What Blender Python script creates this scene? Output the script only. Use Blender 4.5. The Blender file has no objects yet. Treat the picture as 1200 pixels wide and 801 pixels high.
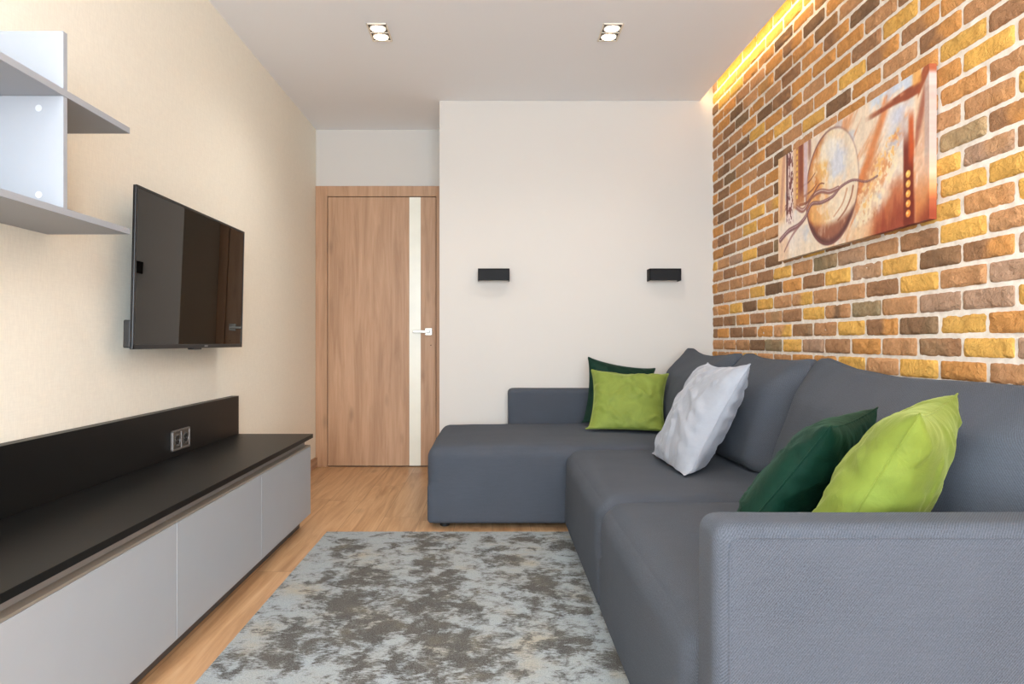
import bpy, bmesh, math, random
import numpy as np
from mathutils import Vector, Matrix, Euler
random.seed(4)
C = bpy.context.scene.collection
R = math.radians
FPX, CX, CY, CAMZ = 820.0, 577.0, 400.5, 0.924

# ------------------------------------------------------------------ helpers
def lin(c):
    return tuple(((v/255+0.055)/1.055)**2.4 if v > 10 else v/255/12.92 for v in c)
def link(o, parent=None):
    C.objects.link(o)
    if parent is not None: o.parent = parent
    return o
def tag(o, label=None, cat=None, group=None, kind=None):
    if label: o['label'] = label
    if cat: o['category'] = cat
    if group: o['group'] = group
    if kind: o['kind'] = kind
    return o
def empty(name, loc, label=None, cat=None, group=None, kind=None):
    o = bpy.data.objects.new(name, None); o.empty_display_size = .1
    o.location = loc; link(o)
    return tag(o, label, cat, group, kind)
def wloc(o):
    v = Vector((0, 0, 0))
    while o is not None: v = v+o.location; o = o.parent
    return v
def finish(name, verts, faces, mat, parent=None, origin=None, smooth=True, sharp=None):
    """verts in world coordinates -> mesh object under parent (or at origin)"""
    wv_ = np.asarray(verts, float); off = wloc(parent) if parent is not None else Vector(origin or (0, 0, 0))
    verts = np.asarray(verts, float)-np.array(off)
    me = bpy.data.meshes.new(name)
    me.from_pydata([tuple(v) for v in verts], [], [tuple(int(i) for i in f) for f in faces])
    me.materials.append(mat)
    if smooth:
        me.polygons.foreach_set('use_smooth', [True]*len(me.polygons))
    me.update()
    o = bpy.data.objects.new(name, me)
    if parent is None: o.location = off
    link(o, parent)
    if mat.name.startswith('slate grey'):                  # cloth laid flat on each side of the block
        uv = me.uv_layers.new(name='cloth')
        for p in me.polygons:
            ax = max(range(3), key=lambda k: abs(p.normal[k]))
            e = ((1, 2), (0, 2), (0, 1))[ax]
            for li in p.loop_indices:
                q = wv_[me.loops[li].vertex_index]; uv.data[li].uv = (q[e[0]], q[e[1]])
    if sharp: me.set_sharp_from_angle(angle=R(sharp))
    return o
class MB:
    """collects bevelled boxes, cylinders and tubes into one mesh (world coordinates)"""
    def __init__(s): s.v = []; s.f = []
    def add(s, verts, faces):
        b = len(s.v); s.v += [tuple(v) for v in verts]; s.f += [tuple(i+b for i in f) for f in faces]
        return s
    def bm(s, bm, M=None):
        if M is not None: bm.transform(M)
        bm.verts.index_update()
        s.add([v.co[:] for v in bm.verts], [[v.index for v in f.verts] for f in bm.faces]); bm.free(); return s
    def box(s, x0, x1, y0, y1, z0, z1, bev=.002, seg=2, M=None):
        bm = bmesh.new(); bmesh.ops.create_cube(bm, size=1)
        for v in bm.verts:
            v.co = Vector(((x0+x1)/2+v.co.x*(x1-x0), (y0+y1)/2+v.co.y*(y1-y0), (z0+z1)/2+v.co.z*(z1-z0)))
        if bev > 0: bmesh.ops.bevel(bm, geom=bm.edges[:], offset=bev, segments=seg, profile=.5, affect='EDGES', clamp_overlap=True)
        return s.bm(bm, M)
    def cyl(s, p, q, r, r2=None, n=24, bev=0):
        p, q = Vector(p), Vector(q); d = q-p
        bm = bmesh.new()
        bmesh.ops.create_cone(bm, cap_ends=True, segments=n, radius1=r, radius2=r if r2 is None else r2, depth=d.length)
        if bev: bmesh.ops.bevel(bm, geom=[e for e in bm.edges if len(e.link_faces) == 2 and any(len(f.verts) > 4 for f in e.link_faces)], offset=bev, segments=2, affect='EDGES')
        M = Matrix.Translation((p+q)/2) @ d.to_track_quat('Z', 'Y').to_matrix().to_4x4()
        return s.bm(bm, M)
    def lathe(s, prof, n=32, M=None):
        vs = []; fs = []
        for r, z in prof:
            for k in range(n):
                a = 2*math.pi*k/n; vs.append(Vector((r*math.cos(a), r*math.sin(a), z)))
        for j in range(len(prof)-1):
            for k in range(n):
                fs.append((j*n+k, j*n+(k+1) % n, (j+1)*n+(k+1) % n, (j+1)*n+k))
        if M is not None: vs = [M @ v for v in vs]
        return s.add([v[:] for v in vs], fs)
    def tube(s, pts, r, n=8, closed=False):
        pts = [Vector(p) for p in pts]; m = len(pts); vs = []; fs = []
        for i, p in enumerate(pts):
            a = pts[(i-1) % m] if closed or i else p; b = pts[(i+1) % m] if closed or i < m-1 else p
            t = (b-a).normalized(); u = t.cross(Vector((.3, .21, .93))).normalized(); w = t.cross(u)
            for k in range(n):
                q = 2*math.pi*k/n; vs.append((p+u*(r*math.cos(q))+w*(r*math.sin(q)))[:])
        for i in range(m if closed else m-1):
            j = (i+1) % m
            for k in range(n): fs.append((i*n+k, i*n+(k+1) % n, j*n+(k+1) % n, j*n+k))
        return s.add(vs, fs)
    def build(s, name, mat, parent=None, origin=None, smooth=True, sharp=18):
        return finish(name, s.v, s.f, mat, parent, origin, smooth, sharp)

# value noise -------------------------------------------------------------
def vnoise(x, y, seed=0):
    x = np.asarray(x, float); y = np.asarray(y, float)
    xi = np.floor(x).astype(np.int64); yi = np.floor(y).astype(np.int64)
    fx = x-xi; fy = y-yi; fx = fx*fx*(3-2*fx); fy = fy*fy*(3-2*fy)
    def h(a, b):
        n = (a*374761393+b*668265263+seed*974634777) & 0xffffffff
        n = ((n ^ (n >> 13))*1274126177) & 0xffffffff
        n = n ^ (n >> 16)
        return (n & 0xffff)/65535.0
    return (h(xi, yi)*(1-fx)+h(xi+1, yi)*fx)*(1-fy)+(h(xi, yi+1)*(1-fx)+h(xi+1, yi+1)*fx)*fy
def fbm(x, y, seed=0, o=4):
    t = 0; a = .5; n = 0
    for k in range(o):
        t = t+a*vnoise(x*2**k, y*2**k, seed+k*17); n += a; a *= .55
    return t/n
def sstep(a, b, x):
    t = np.clip((x-a)/(b-a), 0, 1); return t*t*(3-2*t)

# ------------------------------------------------------------------ materials
class NT:
    def __init__(s, name):
        s.m = bpy.data.materials.new(name); s.m.use_nodes = True; s.t = s.m.node_tree
        s.t.nodes.clear(); s.out = s.n('ShaderNodeOutputMaterial')
        s.b = s.n('ShaderNodeBsdfPrincipled'); s.l(s.b.outputs[0], s.out.inputs[0])
    def n(s, typ, **kw):
        o = s.t.nodes.new(typ)
        for k, v in kw.items():
            if k.startswith('_'): o.inputs[k[1:].replace('_', ' ')].default_value = v
            else: setattr(o, k, v)
        return o
    def l(s, a, b): s.t.links.new(a, b)
    def set(s, **kw):
        for k, v in kw.items():
            i = s.b.inputs[k.replace('_', ' ')]
            if hasattr(v, 'node'): s.l(v, i)
            else: i.default_value = (*v, 1) if isinstance(v, tuple) and len(v) == 3 and i.type == 'RGBA' else v
        return s
    def coord(s, scale=(1, 1, 1), kind='Object', rot=(0, 0, 0)):
        c = s.n('ShaderNodeTexCoord'); m = s.n('ShaderNodeMapping')
        m.inputs['Scale'].default_value = scale; m.inputs['Rotation'].default_value = rot
        s.l(c.outputs[kind], m.inputs[0]); return m.outputs[0]
    def noise(s, vec, scale, detail=4, rough=.55, dist=0):
        o = s.n('ShaderNodeTexNoise'); o.inputs['Scale'].default_value = scale
        o.inputs['Detail'].default_value = detail; o.inputs['Roughness'].default_value = rough
        o.inputs['Distortion'].default_value = dist
        if vec is not None: s.l(vec, o.inputs['Vector'])
        return o.outputs['Fac']
    def ramp(s, fac, stops, interp='LINEAR'):
        o = s.n('ShaderNodeValToRGB'); o.color_ramp.interpolation = interp
        e = o.color_ramp.elements
        while len(e) < len(stops): e.new(.5)
        for k, (p, c) in enumerate(stops): e[k].position = p; e[k].color = (*c, 1) if len(c) == 3 else c
        s.l(fac, o.inputs[0]); return o.outputs[0]
    def mix(s, fac, a, b, mode='MIX'):
        o = s.n('ShaderNodeMix', data_type='RGBA', blend_type=mode)
        for v, i in ((fac, 0), (a, 6), (b, 7)):
            if hasattr(v, 'node'): s.l(v, o.inputs[i])
            else: o.inputs[i].default_value = (*v, 1) if isinstance(v, tuple) and len(v) == 3 else v
        return o.outputs[2]
    def math(s, op, a, b=0.0, c=0.0):
        o = s.n('ShaderNodeMath', operation=op)
        for k, v in enumerate((a, b, c)):
            if hasattr(v, 'node'): s.l(v, o.inputs[k])
            else: o.inputs[k].default_value = v
        return o.outputs[0]
    def bump(s, h, dist=.001, strength=1.0, prev=None):
        o = s.n('ShaderNodeBump'); o.inputs['Distance'].default_value = dist; o.inputs['Strength'].default_value = strength
        s.l(h, o.inputs['Height'])
        if prev is not None: s.l(prev, o.inputs['Normal'])
        return o.outputs[0]

def plain(name, rgb, rough=.5, metal=0, spec=.5, var=.03, nscale=8):
    t = NT(name); v = t.coord()
    c = lin(rgb)
    t.set(Base_Color=t.ramp(t.noise(v, nscale), [(.3, tuple(x*(1-var) for x in c)), (.7, tuple(min(1, x*(1+var)) for x in c))]),
          Roughness=rough, Metallic=metal)
    t.b.inputs['Specular IOR Level'].default_value = spec
    return t.m
def emit(name, rgb, strength):
    t = NT(name); t.set(Base_Color=(1., 1., 1.), Emission_Color=rgb, Emission_Strength=strength)
    return t.m

def wall_mat(name, rgb, fabric=False):
    t = NT(name); c = lin(rgb)
    if fabric:
        v1 = t.coord((60, 60, 9)); v2 = t.coord((9, 9, 90))
        n1 = t.noise(v1, 4, 3); n2 = t.noise(v2, 3, 3)
        n = t.math('MULTIPLY_ADD', n1, .6, t.math('MULTIPLY', n2, .4))
        t.set(Base_Color=t.ramp(n, [(.35, tuple(x*.955 for x in c)), (.65, tuple(min(1, x*1.03) for x in c))]), Normal=t.bump(n, .0008, .5), Roughness=.75)
    else:
        v = t.coord()
        n = t.noise(v, 90, 3)
        t.set(Base_Color=t.ramp(t.noise(v, 1.3, 3), [(.3, tuple(x*.985 for x in c)), (.7, c)]), Normal=t.bump(n, .0006, .35), Roughness=.8)
    t.b.inputs['Specular IOR Level'].default_value = .25
    return t.m

def oak(name, dark, mid, light, axis='Z', planks=0, rough=.45, scale=1.0):
    """oak grain running along axis; planks = plank width in metres across (floor, grain along Y)"""
    t = NT(name); c = t.n('ShaderNodeTexCoord'); vec = c.outputs['Object']
    tone = None
    if planks:
        sep = t.n('ShaderNodeSeparateXYZ'); t.l(vec, sep.inputs[0])
        col = t.math('FLOOR', t.math('DIVIDE', sep.outputs[0], planks))
        wn = t.n('ShaderNodeTexWhiteNoise', noise_dimensions='1D'); t.l(col, wn.inputs['W'])
        yy = t.math('ADD', sep.outputs[1], t.math('MULTIPLY', wn.outputs['Value'], 1.7))
        row = t.math('FLOOR', t.math('DIVIDE', yy, 1.25))
        cm = t.n('ShaderNodeCombineXYZ'); t.l(col, cm.inputs[0]); t.l(row, cm.inputs[1])
        w2 = t.n('ShaderNodeTexWhiteNoise', noise_dimensions='3D'); t.l(cm.outputs[0], w2.inputs['Vector'])
        tone = w2.outputs['Value']
        va = t.n('ShaderNodeVectorMath', operation='MULTIPLY_ADD'); t.l(w2.outputs['Color'], va.inputs[0])
        va.inputs[1].default_value = (7, 7, 7); t.l(vec, va.inputs[2]); vec = va.outputs[0]
        fx = t.math('FRACT', t.math('DIVIDE', sep.outputs[0], planks)); fy = t.math('FRACT', t.math('DIVIDE', yy, 1.25))
        ex = t.math('MINIMUM', fx, t.math('SUBTRACT', 1.0, fx)); ey = t.math('MINIMUM', fy, t.math('SUBTRACT', 1.0, fy))
        gx = t.math('LESS_THAN', ex, .0012/planks); gy = t.math('LESS_THAN', ey, .0012/1.25)
        gap = t.math('MAXIMUM', gx, gy)
    m = t.n('ShaderNodeMapping'); t.l(vec, m.inputs[0])
    k = {'X': (1, 14, 14), 'Y': (14, 1, 14), 'Z': (14, 14, 1)}[axis]
    m.inputs['Scale'].default_value = tuple(q*scale for q in k)
    g1 = t.noise(m.outputs[0], 1.6, 6, .6, .6)
    m2 = t.n('ShaderNodeMapping'); t.l(vec, m2.inputs[0])
    k2 = {'X': (2, 90, 90), 'Y': (90, 2, 90), 'Z': (90, 90, 2)}[axis]
    m2.inputs['Scale'].default_value = k2
    g2 = t.noise(m2.outputs[0], 1.5, 4, .6)
    base = t.ramp(g1, [(.30, dark), (.52, mid), (.74, light)])
    col_ = t.mix(t.math('MULTIPLY', t.ramp(g2, [(.42, (1, 1, 1)), (.56, (0, 0, 0))]), .2), base, dark)
    # knots
    m3 = t.n('ShaderNodeMapping'); t.l(vec, m3.inputs[0])
    m3.inputs['Scale'].default_value = {'X': (1.0, 3, 3), 'Y': (3.2, 1.3, 3), 'Z': (5, 5, 1.6)}[axis]
    vo = t.n('ShaderNodeTexVoronoi'); vo.inputs['Scale'].default_value = 1.4; t.l(m3.outputs[0], vo.inputs['Vector'])
    kn = t.ramp(vo.outputs['Distance'], [(.03, (1, 1, 1)), (.16, (0, 0, 0))])
    col_ = t.mix(t.math('MULTIPLY', kn, .45), col_, tuple(x*.45 for x in dark))
    if planks:
        col_ = t.mix(t.math('MULTIPLY', t.math('SUBTRACT', tone, .2), .35), col_, tuple(x*.7 for x in mid))
        col_ = t.mix(t.math('MULTIPLY', gap, .55), col_, tuple(x*.3 for x in dark))
    t.set(Base_Color=col_, Roughness=rough, Normal=t.bump(g2, .0004, .4))
    t.b.inputs['Specular IOR Level'].default_value = .4
    return t.m

def sofa_fabric(name, rgb):
    t = NT(name); c = lin(rgb)
    co = t.n('ShaderNodeTexCoord'); uv = t.n('ShaderNodeUVMap', uv_map='cloth')
    w = t.n('ShaderNodeTexWave', wave_type='BANDS', bands_direction='X')
    w.inputs['Scale'].default_value = 86; w.inputs['Distortion'].default_value = .35
    w.inputs['Detail'].default_value = 2; w.inputs['Detail Scale'].default_value = 4
    mp = t.n('ShaderNodeMapping'); mp.inputs['Rotation'].default_value = (0, 0, R(40))
    t.l(uv.outputs[0], mp.inputs[0]); t.l(mp.outputs[0], w.inputs['Vector'])
    wv = w.outputs['Fac']
    n1 = t.noise(uv.outputs[0], 330, 3, .7); n2 = t.noise(co.outputs['Object'], 5, 5, .6)
    m3 = t.n('ShaderNodeMapping'); m3.inputs['Scale'].default_value = (4, 60, 1); t.l(uv.outputs[0], m3.inputs[0])
    n3 = t.noise(m3.outputs[0], 3, 4)
    col = t.ramp(wv, [(.15, tuple(x*.55 for x in c)), (.8, tuple(x*1.35 for x in c))])
    col = t.mix(.45, col, t.ramp(n1, [(.34, tuple(x*.4 for x in c)), (.66, tuple(x*1.6 for x in c))]))
    col = t.mix(t.math('MULTIPLY', t.ramp(n2, [(.35, (0, 0, 0)), (.7, (1, 1, 1))]), .30), col, tuple(x*1.3 for x in c))
    col = t.mix(t.math('MULTIPLY', t.ramp(n3, [(.4, (0, 0, 0)), (.7, (1, 1, 1))]), .22), col, tuple(x*.7 for x in c))
    h = t.math('MULTIPLY_ADD', wv, .6, n1)
    t.set(Base_Color=col, Roughness=.95, Normal=t.bump(h, .0012, .55), Sheen_Weight=.04, Sheen_Roughness=.5)
    t.b.inputs['Sheen Tint'].default_value = (*lin((205, 212, 222)), 1)
    t.b.inputs['Specular IOR Level'].default_value = .15
    return t.m

def velvet(name, rgb, sheen_rgb, sheen=.6, var=.35):
    t = NT(name); c = lin(rgb); v = t.coord()
    n = t.noise(v, 11, 4, .6, 1.2); n1 = t.noise(v, 300, 2)
    col = t.ramp(n, [(.3, tuple(x*(1-var) for x in c)), (.7, tuple(x*(1+var) for x in c))])
    t.set(Base_Color=col, Roughness=.62, Normal=t.bump(n1, .0005, .5, t.bump(t.noise(v, 16, 4, .6, 1), .006, .5)), Sheen_Weight=sheen, Sheen_Roughness=.3)
    t.b.inputs['Sheen Tint'].default_value = (*lin(sheen_rgb), 1)
    t.b.inputs['Specular IOR Level'].default_value = .2
    return t.m

M = {}
M['paint'] = wall_mat('cream wall paint', (201, 195, 187))
M['paper'] = wall_mat('beige woven wallpaper', (240, 235, 220), True)
M['ceil'] = wall_mat('ceiling paint', (238, 239, 241))
M['floor'] = oak('oak laminate floor', lin((160, 120, 82)), lin((196, 155, 114)), lin((214, 178, 138)), 'Y', .19, .42)
M['door'] = oak('oak door veneer', lin((154, 115, 83)), lin((176, 136, 102)), lin((190, 151, 117)), 'Z', 0, .5)
M['skirt'] = oak('oak skirting', lin((160, 126, 98)), lin((188, 152, 122)), lin((200, 166, 136)), 'Y', 0, .5)
M['dark_gap'] = plain('dark reveal', (52, 36, 24), .8)
M['glass_strip'] = plain('cream lacquered glass', (226, 222, 205), .25)
M['nickel'] = plain('satin nickel', (170, 166, 156), .35, .7, var=.02)
M['black_wood'] = plain('black stained board', (11, 10, 9), .42, 0, .28, .12, 20)
M['grey_front'] = plain('grey matt lacquer', (163, 169, 175), .5, 0, .3, .01)
M['alu'] = plain('champagne aluminium', (168, 158, 144), .38, .55, var=.02)
M['carcass'] = plain('grey carcass board', (150, 148, 145), .6, var=.01)
M['plinth'] = plain('dark grey plinth', (86, 84, 82), .6)
M['shelf'] = plain('pale grey shelf board', (154, 158, 164), .5, 0, .3, .01)
M['cap'] = plain('white screw cap', (188, 191, 196), .45)
M['tv_case'] = plain('black television plastic', (17, 17, 19), .38)
M['bracket'] = plain('black steel bracket', (32, 30, 29), .55)
t = NT('television glass'); t.set(Base_Color=t.ramp(t.noise(t.coord(), 3), [(.3, (.0015, .0012, .001)), (.7, (.0015, .0012, .001))]), Roughness=.015, IOR=1.39); t.b.inputs['Specular Tint'].default_value = (1, .80, .60, 1); M['tv_glass'] = t.m
M['logo'] = plain('grey lettering', (150, 150, 150), .4)
M['silver'] = plain('silver socket plastic', (112, 106, 100), .35, .3)
M['socket'] = plain('grey socket insert', (78, 72, 66), .3, .1)
M['lamp_black'] = plain('black wall lamp metal', (22, 22, 23), .6, 0, .2)
M['diffuser'] = plain('white frosted diffuser', (225, 222, 214), .5)
M['spot_frame'] = plain('white spotlight trim', (232, 222, 205), .4)
M['spot_ring'] = plain('dark spotlight recess', (70, 60, 50), .5)
M['spot_bulb'] = emit('lit spotlight lens', (1, .83, .62), 22)
M['led'] = emit('warm LED tape', (1, .66, .26), 6)
M['sofa'] = sofa_fabric('slate grey twill upholstery', (71, 75, 82))
M['foot'] = plain('black plastic foot', (22, 22, 22), .5)
M['green'] = velvet('dark green velvet', (4, 40, 28), (60, 150, 115), .14, .2)
M['lime'] = velvet('lime green velvet', (108, 121, 47), (225, 235, 150), .3, .12)
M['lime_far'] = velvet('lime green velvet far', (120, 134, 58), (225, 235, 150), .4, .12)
M['silverfab'] = velvet('silver grey velvet', (152, 155, 162), (225, 228, 235), .4, .06)
M['metal_zip'] = plain('zip metal', (60, 60, 50), .4, .6)

# brick: colour per vertex, roughness in the shader
t = NT('brick slips'); at = t.n('ShaderNodeAttribute', attribute_name='tone')
v = t.coord(); n1 = t.noise(v, 60, 5, .65); n2 = t.noise(v, 260, 3, .6)
vo = t.n('ShaderNodeTexVoronoi', feature='DISTANCE_TO_EDGE'); vo.inputs['Scale'].default_value = 28
vd = t.n('ShaderNodeVectorMath', operation='MULTIPLY_ADD'); nz = t.n('ShaderNodeTexNoise'); nz.inputs['Scale'].default_value = 20
t.l(v, nz.inputs['Vector']); t.l(nz.outputs['Color'], vd.inputs[0]); vd.inputs[1].default_value = (.06,)*3; t.l(v, vd.inputs[2]); t.l(vd.outputs[0], vo.inputs['Vector'])
crk = t.ramp(vo.outputs['Distance'], [(0, (0, 0, 0)), (.03, (1, 1, 1))])
h = t.math('MULTIPLY_ADD', n1, 1.0, t.math('MULTIPLY_ADD', n2, .35, t.math('MULTIPLY', crk, .22)))
col = t.mix(1.0, at.outputs['Color'], t.ramp(n1, [(.3, (.80, .78, .76)), (.55, (1, 1, 1)), (.75, (1.1, 1.1, 1.12))]), 'MULTIPLY')
t.set(Base_Color=col, Roughness=.85, Normal=t.bump(h, .012, .8)); t.b.inputs['Specular IOR Level'].default_value = .2
M['brick'] = t.m
t = NT('mortar'); v = t.coord(); n = t.noise(v, 150, 4)
t.set(Base_Color=t.ramp(t.noise(v, 30, 3), [(.3, lin((214, 200, 184))), (.7, lin((238, 228, 216)))]), Roughness=.9, Normal=t.bump(n, .002, .6)); M['mortar'] = t.m
t = NT('painted canvas'); at = t.n('ShaderNodeAttribute', attribute_name='paint'); v = t.coord()
t.set(Base_Color=at.outputs['Color'], Roughness=.55, Normal=t.bump(t.noise(v, 220, 4), .0008, .4)); t.b.inputs['Specular IOR Level'].default_value = .3
M['canvas'] = t.m

# rug
t = NT('mottled rug pile'); at = t.n('ShaderNodeAttribute', attribute_name='dark'); v = t.coord()
fine = t.noise(t.coord((1.0, 3.2, 1)), 55, 4, .7); finer = t.noise(t.coord((1, 2.2, 1)), 260, 2, .6); med = t.noise(v, 14, 6, .65, .4)
d = t.math('ADD', t.math('MULTIPLY', at.outputs['Fac'], .85), t.math('ADD', t.math('MULTIPLY', t.math('SUBTRACT', fine, .5), 1.9), t.math('MULTIPLY', t.math('SUBTRACT', med, .5), 3.4)))
base = t.ramp(t.noise(v, 4.5, 4, .6), [(.38, lin((170, 177, 179))), (.55, lin((170, 173, 170))), (.70, lin((180, 170, 150)))])
base = t.mix(t.math('MULTIPLY', t.ramp(finer, [(.40, (1, 1, 1)), (.58, (0, 0, 0))]), .6), base, lin((120, 126, 128)))
dk = t.ramp(t.noise(v, 9, 3), [(.35, lin((66, 63, 60))), (.6, lin((82, 77, 70))), (.75, lin((102, 93, 76)))])
dk = t.mix(t.math('MULTIPLY', t.ramp(finer, [(.45, (0, 0, 0)), (.60, (1, 1, 1))]), .55), dk, lin((138, 139, 135)))
t.set(Base_Color=t.mix(t.ramp(d, [(.14, (0, 0, 0)), (.40, (.6, .6, .6)), (.62, (1, 1, 1))]), base, dk), Roughness=.95,
      Normal=t.bump(t.math('ADD', finer, fine), .006, .6)); t.b.inputs['Specular IOR Level'].default_value = .1
M['rug'] = t.m

# ------------------------------------------------------------------ setting
XL, XR, YB, YD, YN, ZC = -1.31, 1.441, 4.58, 5.20, -2.0, 2.50
def struct(o): o['kind'] = 'structure'; return o
struct(MB().box(XL-.1, XR+.15, YN-.1, YD+.1, -.1, 0, 0).build('floor', M['floor'], smooth=False))
struct(MB().box(XL-.1, XL, YN-.1, YD+.1, 0, ZC+.03, 0).build('wall_left', M['paper'], smooth=False))
struct(MB().box(XL, -.346, YD, YD+.1, 0, ZC, 0).build('wall_end', M['paint'], smooth=False))
struct(MB().box(-.346, XR+.15, YB, YD+.1, 0, 2.70, 0).build('wall_back', M['paint'], smooth=False))
XC = 1.357
cm = MB()
cm.box(XL, XC, YN, YD, ZC, ZC+.028, 0); cm.box(1.10, XR+.15, YN, YD, 2.70, 2.75, 0); cm.box(1.10, 1.15, YN, YD, ZC+.028, 2.70, 0)
struct(cm.build('ceiling', M['ceil'], smooth=False))
# rear wall behind the camera: a broad window to the daylight
nm = MB(); wx0, wx1, wz0, wz1 = -1.15, 1.25, .35, 2.35
nm.box(XL, wx0, YN-.1, YN, 0, ZC, 0).box(wx1, XR+.15, YN-.1, YN, 0, 2.75, 0).box(wx0, wx1, YN-.1, YN, 0, wz0, 0).box(wx0, wx1, YN-.1, YN, wz1, 2.75, 0)
struct(nm.build('wall_near', M['paint'], smooth=False))
wf = MB(); white = plain('white window frame', (235, 235, 232), .4)
for a, b, c, d in ((wx0, wx1, wz0, wz0+.06), (wx0, wx1, wz1-.06, wz1), (wx0, wx0+.06, wz0, wz1), (wx1-.06, wx1, wz0, wz1), (.02, .08, wz0, wz1)):
    wf.box(a, b, YN-.07, YN-.01, c, d, .004)
struct(wf.build('window_1', white))

# ---- brick wall: every slip modelled in one mesh, colour by slip
# slip colours: 0 yellow, 1 orange, 2 tan, 3 brown, 4 dark brown, 5 olive grey, 6 pinkish grey, 7 pale olive,
# 8 brown running to orange, 9 tan running to yellow, 10 tan with a dark middle; each course is listed away from the window
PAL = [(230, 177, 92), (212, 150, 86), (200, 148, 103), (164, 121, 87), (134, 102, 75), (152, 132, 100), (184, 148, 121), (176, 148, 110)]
TWO = {8: (3, 1), 9: (2, 0), 10: (2, 4)}
ROWS = {
    -1: [2, 1, 0, 2, 0, 1, 1, 2, 2, 0, 1, 2], 0: [0, 3, 2, 1, 3, 6, 0, 5, 4, 2, 2, 2], 1: [1, 0, 4, 8, 0, 2, 3, 9, 1, 3, 3, 1],
    2: [6, 6, 2, 5, 10, 0, 3, 2, 3, 1, 3, 3], 3: [6, 2, 0, 3, 2, 2, 9, 2, 0, 4, 0, 1], 4: [8, 4, 0, 6, 0, 3, 1, 4, 0, 2, 2, 3],
    5: [2, 0, 3, 2, 6, 5, 2, 0, 3, 2, 2, 2], 6: [2, 0, 1, 2, 3, 0, 2, 4, 2, 2, 3, 2], 7: [0, 0, 1, 2, 1, 3, 2, 5, 3, 0, 6, 2],
    8: [6, 0, 1, 2, 3, 1, 2, 2, 2, 2, 3, 1], 9: [8, 7, 2, 1, 3, 0, 1, 3, 1, 0, 2, 3], 10: [2, 2, 1, 2, 3, 0, 5, 9, 0, 2, 3, 1],
    11: [2, 1, 1, 2, 1, 3, 2, 4, 2, 1, 3, 4], 12: [0, 1, 1, 2, 1, 0, 3, 1, 2, 1, 2, 3], 13: [3, 0, 1, 2, 1, 2, 2, 4, 3, 2, 1, 4],
    14: [2, 8, 2, 1, 4, 0, 2, 3, 1, 2, 4, 3], 15: [2, 1, 8, 8, 0, 1, 2, 0, 1, 3, 2, 4], 16: [1, 1, 0, 3, 1, 2, 8, 1, 0, 4, 3, 2],
    17: [3, 0, 3, 2, 1, 1, 1, 3, 4, 1, 2, 3], 18: [1, 3, 2, 4, 8, 1, 3, 2, 1, 4, 3, 2], 19: [2, 0, 1, 1, 2, 4, 1, 3, 1, 2, 4, 1],
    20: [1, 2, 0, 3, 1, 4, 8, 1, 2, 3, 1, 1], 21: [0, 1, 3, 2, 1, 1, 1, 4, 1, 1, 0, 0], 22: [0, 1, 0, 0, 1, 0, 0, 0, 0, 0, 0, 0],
    23: [0, 0, 0, 1, 0, 0, 1, 0, 0, 0, 0, 0], 24: [0, 1, 0, 0, 0, 0, 1, 0, 0, 0, 0, 0]}  # topmost courses nearly all yellow: the LED glow is put into their slip colours
MIXED = [1, 1, 2, 3, 0, 2, 6, 3, 2, 5, 0, 1]
bv, bf, bc = [], [], []
PZ, PY_, HZ, JT = .0725, .2225, .060, .0115
NU, NV = 18, 8
gu, gv = np.meshgrid(np.linspace(-1, 1, NU), np.linspace(-1, 1, NV), indexing='xy')
rng = np.random.RandomState(7)
idx = np.arange(NU*NV).reshape(NV, NU)
quads = [(idx[j, i], idx[j, i+1], idx[j+1, i+1], idx[j+1, i]) for j in range(NV-1) for i in range(NU-1)]
ring = list(idx[0, :])+list(idx[1:, -1])+list(idx[-1, -2::-1])+list(idx[-2:0:-1, 0])
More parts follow.
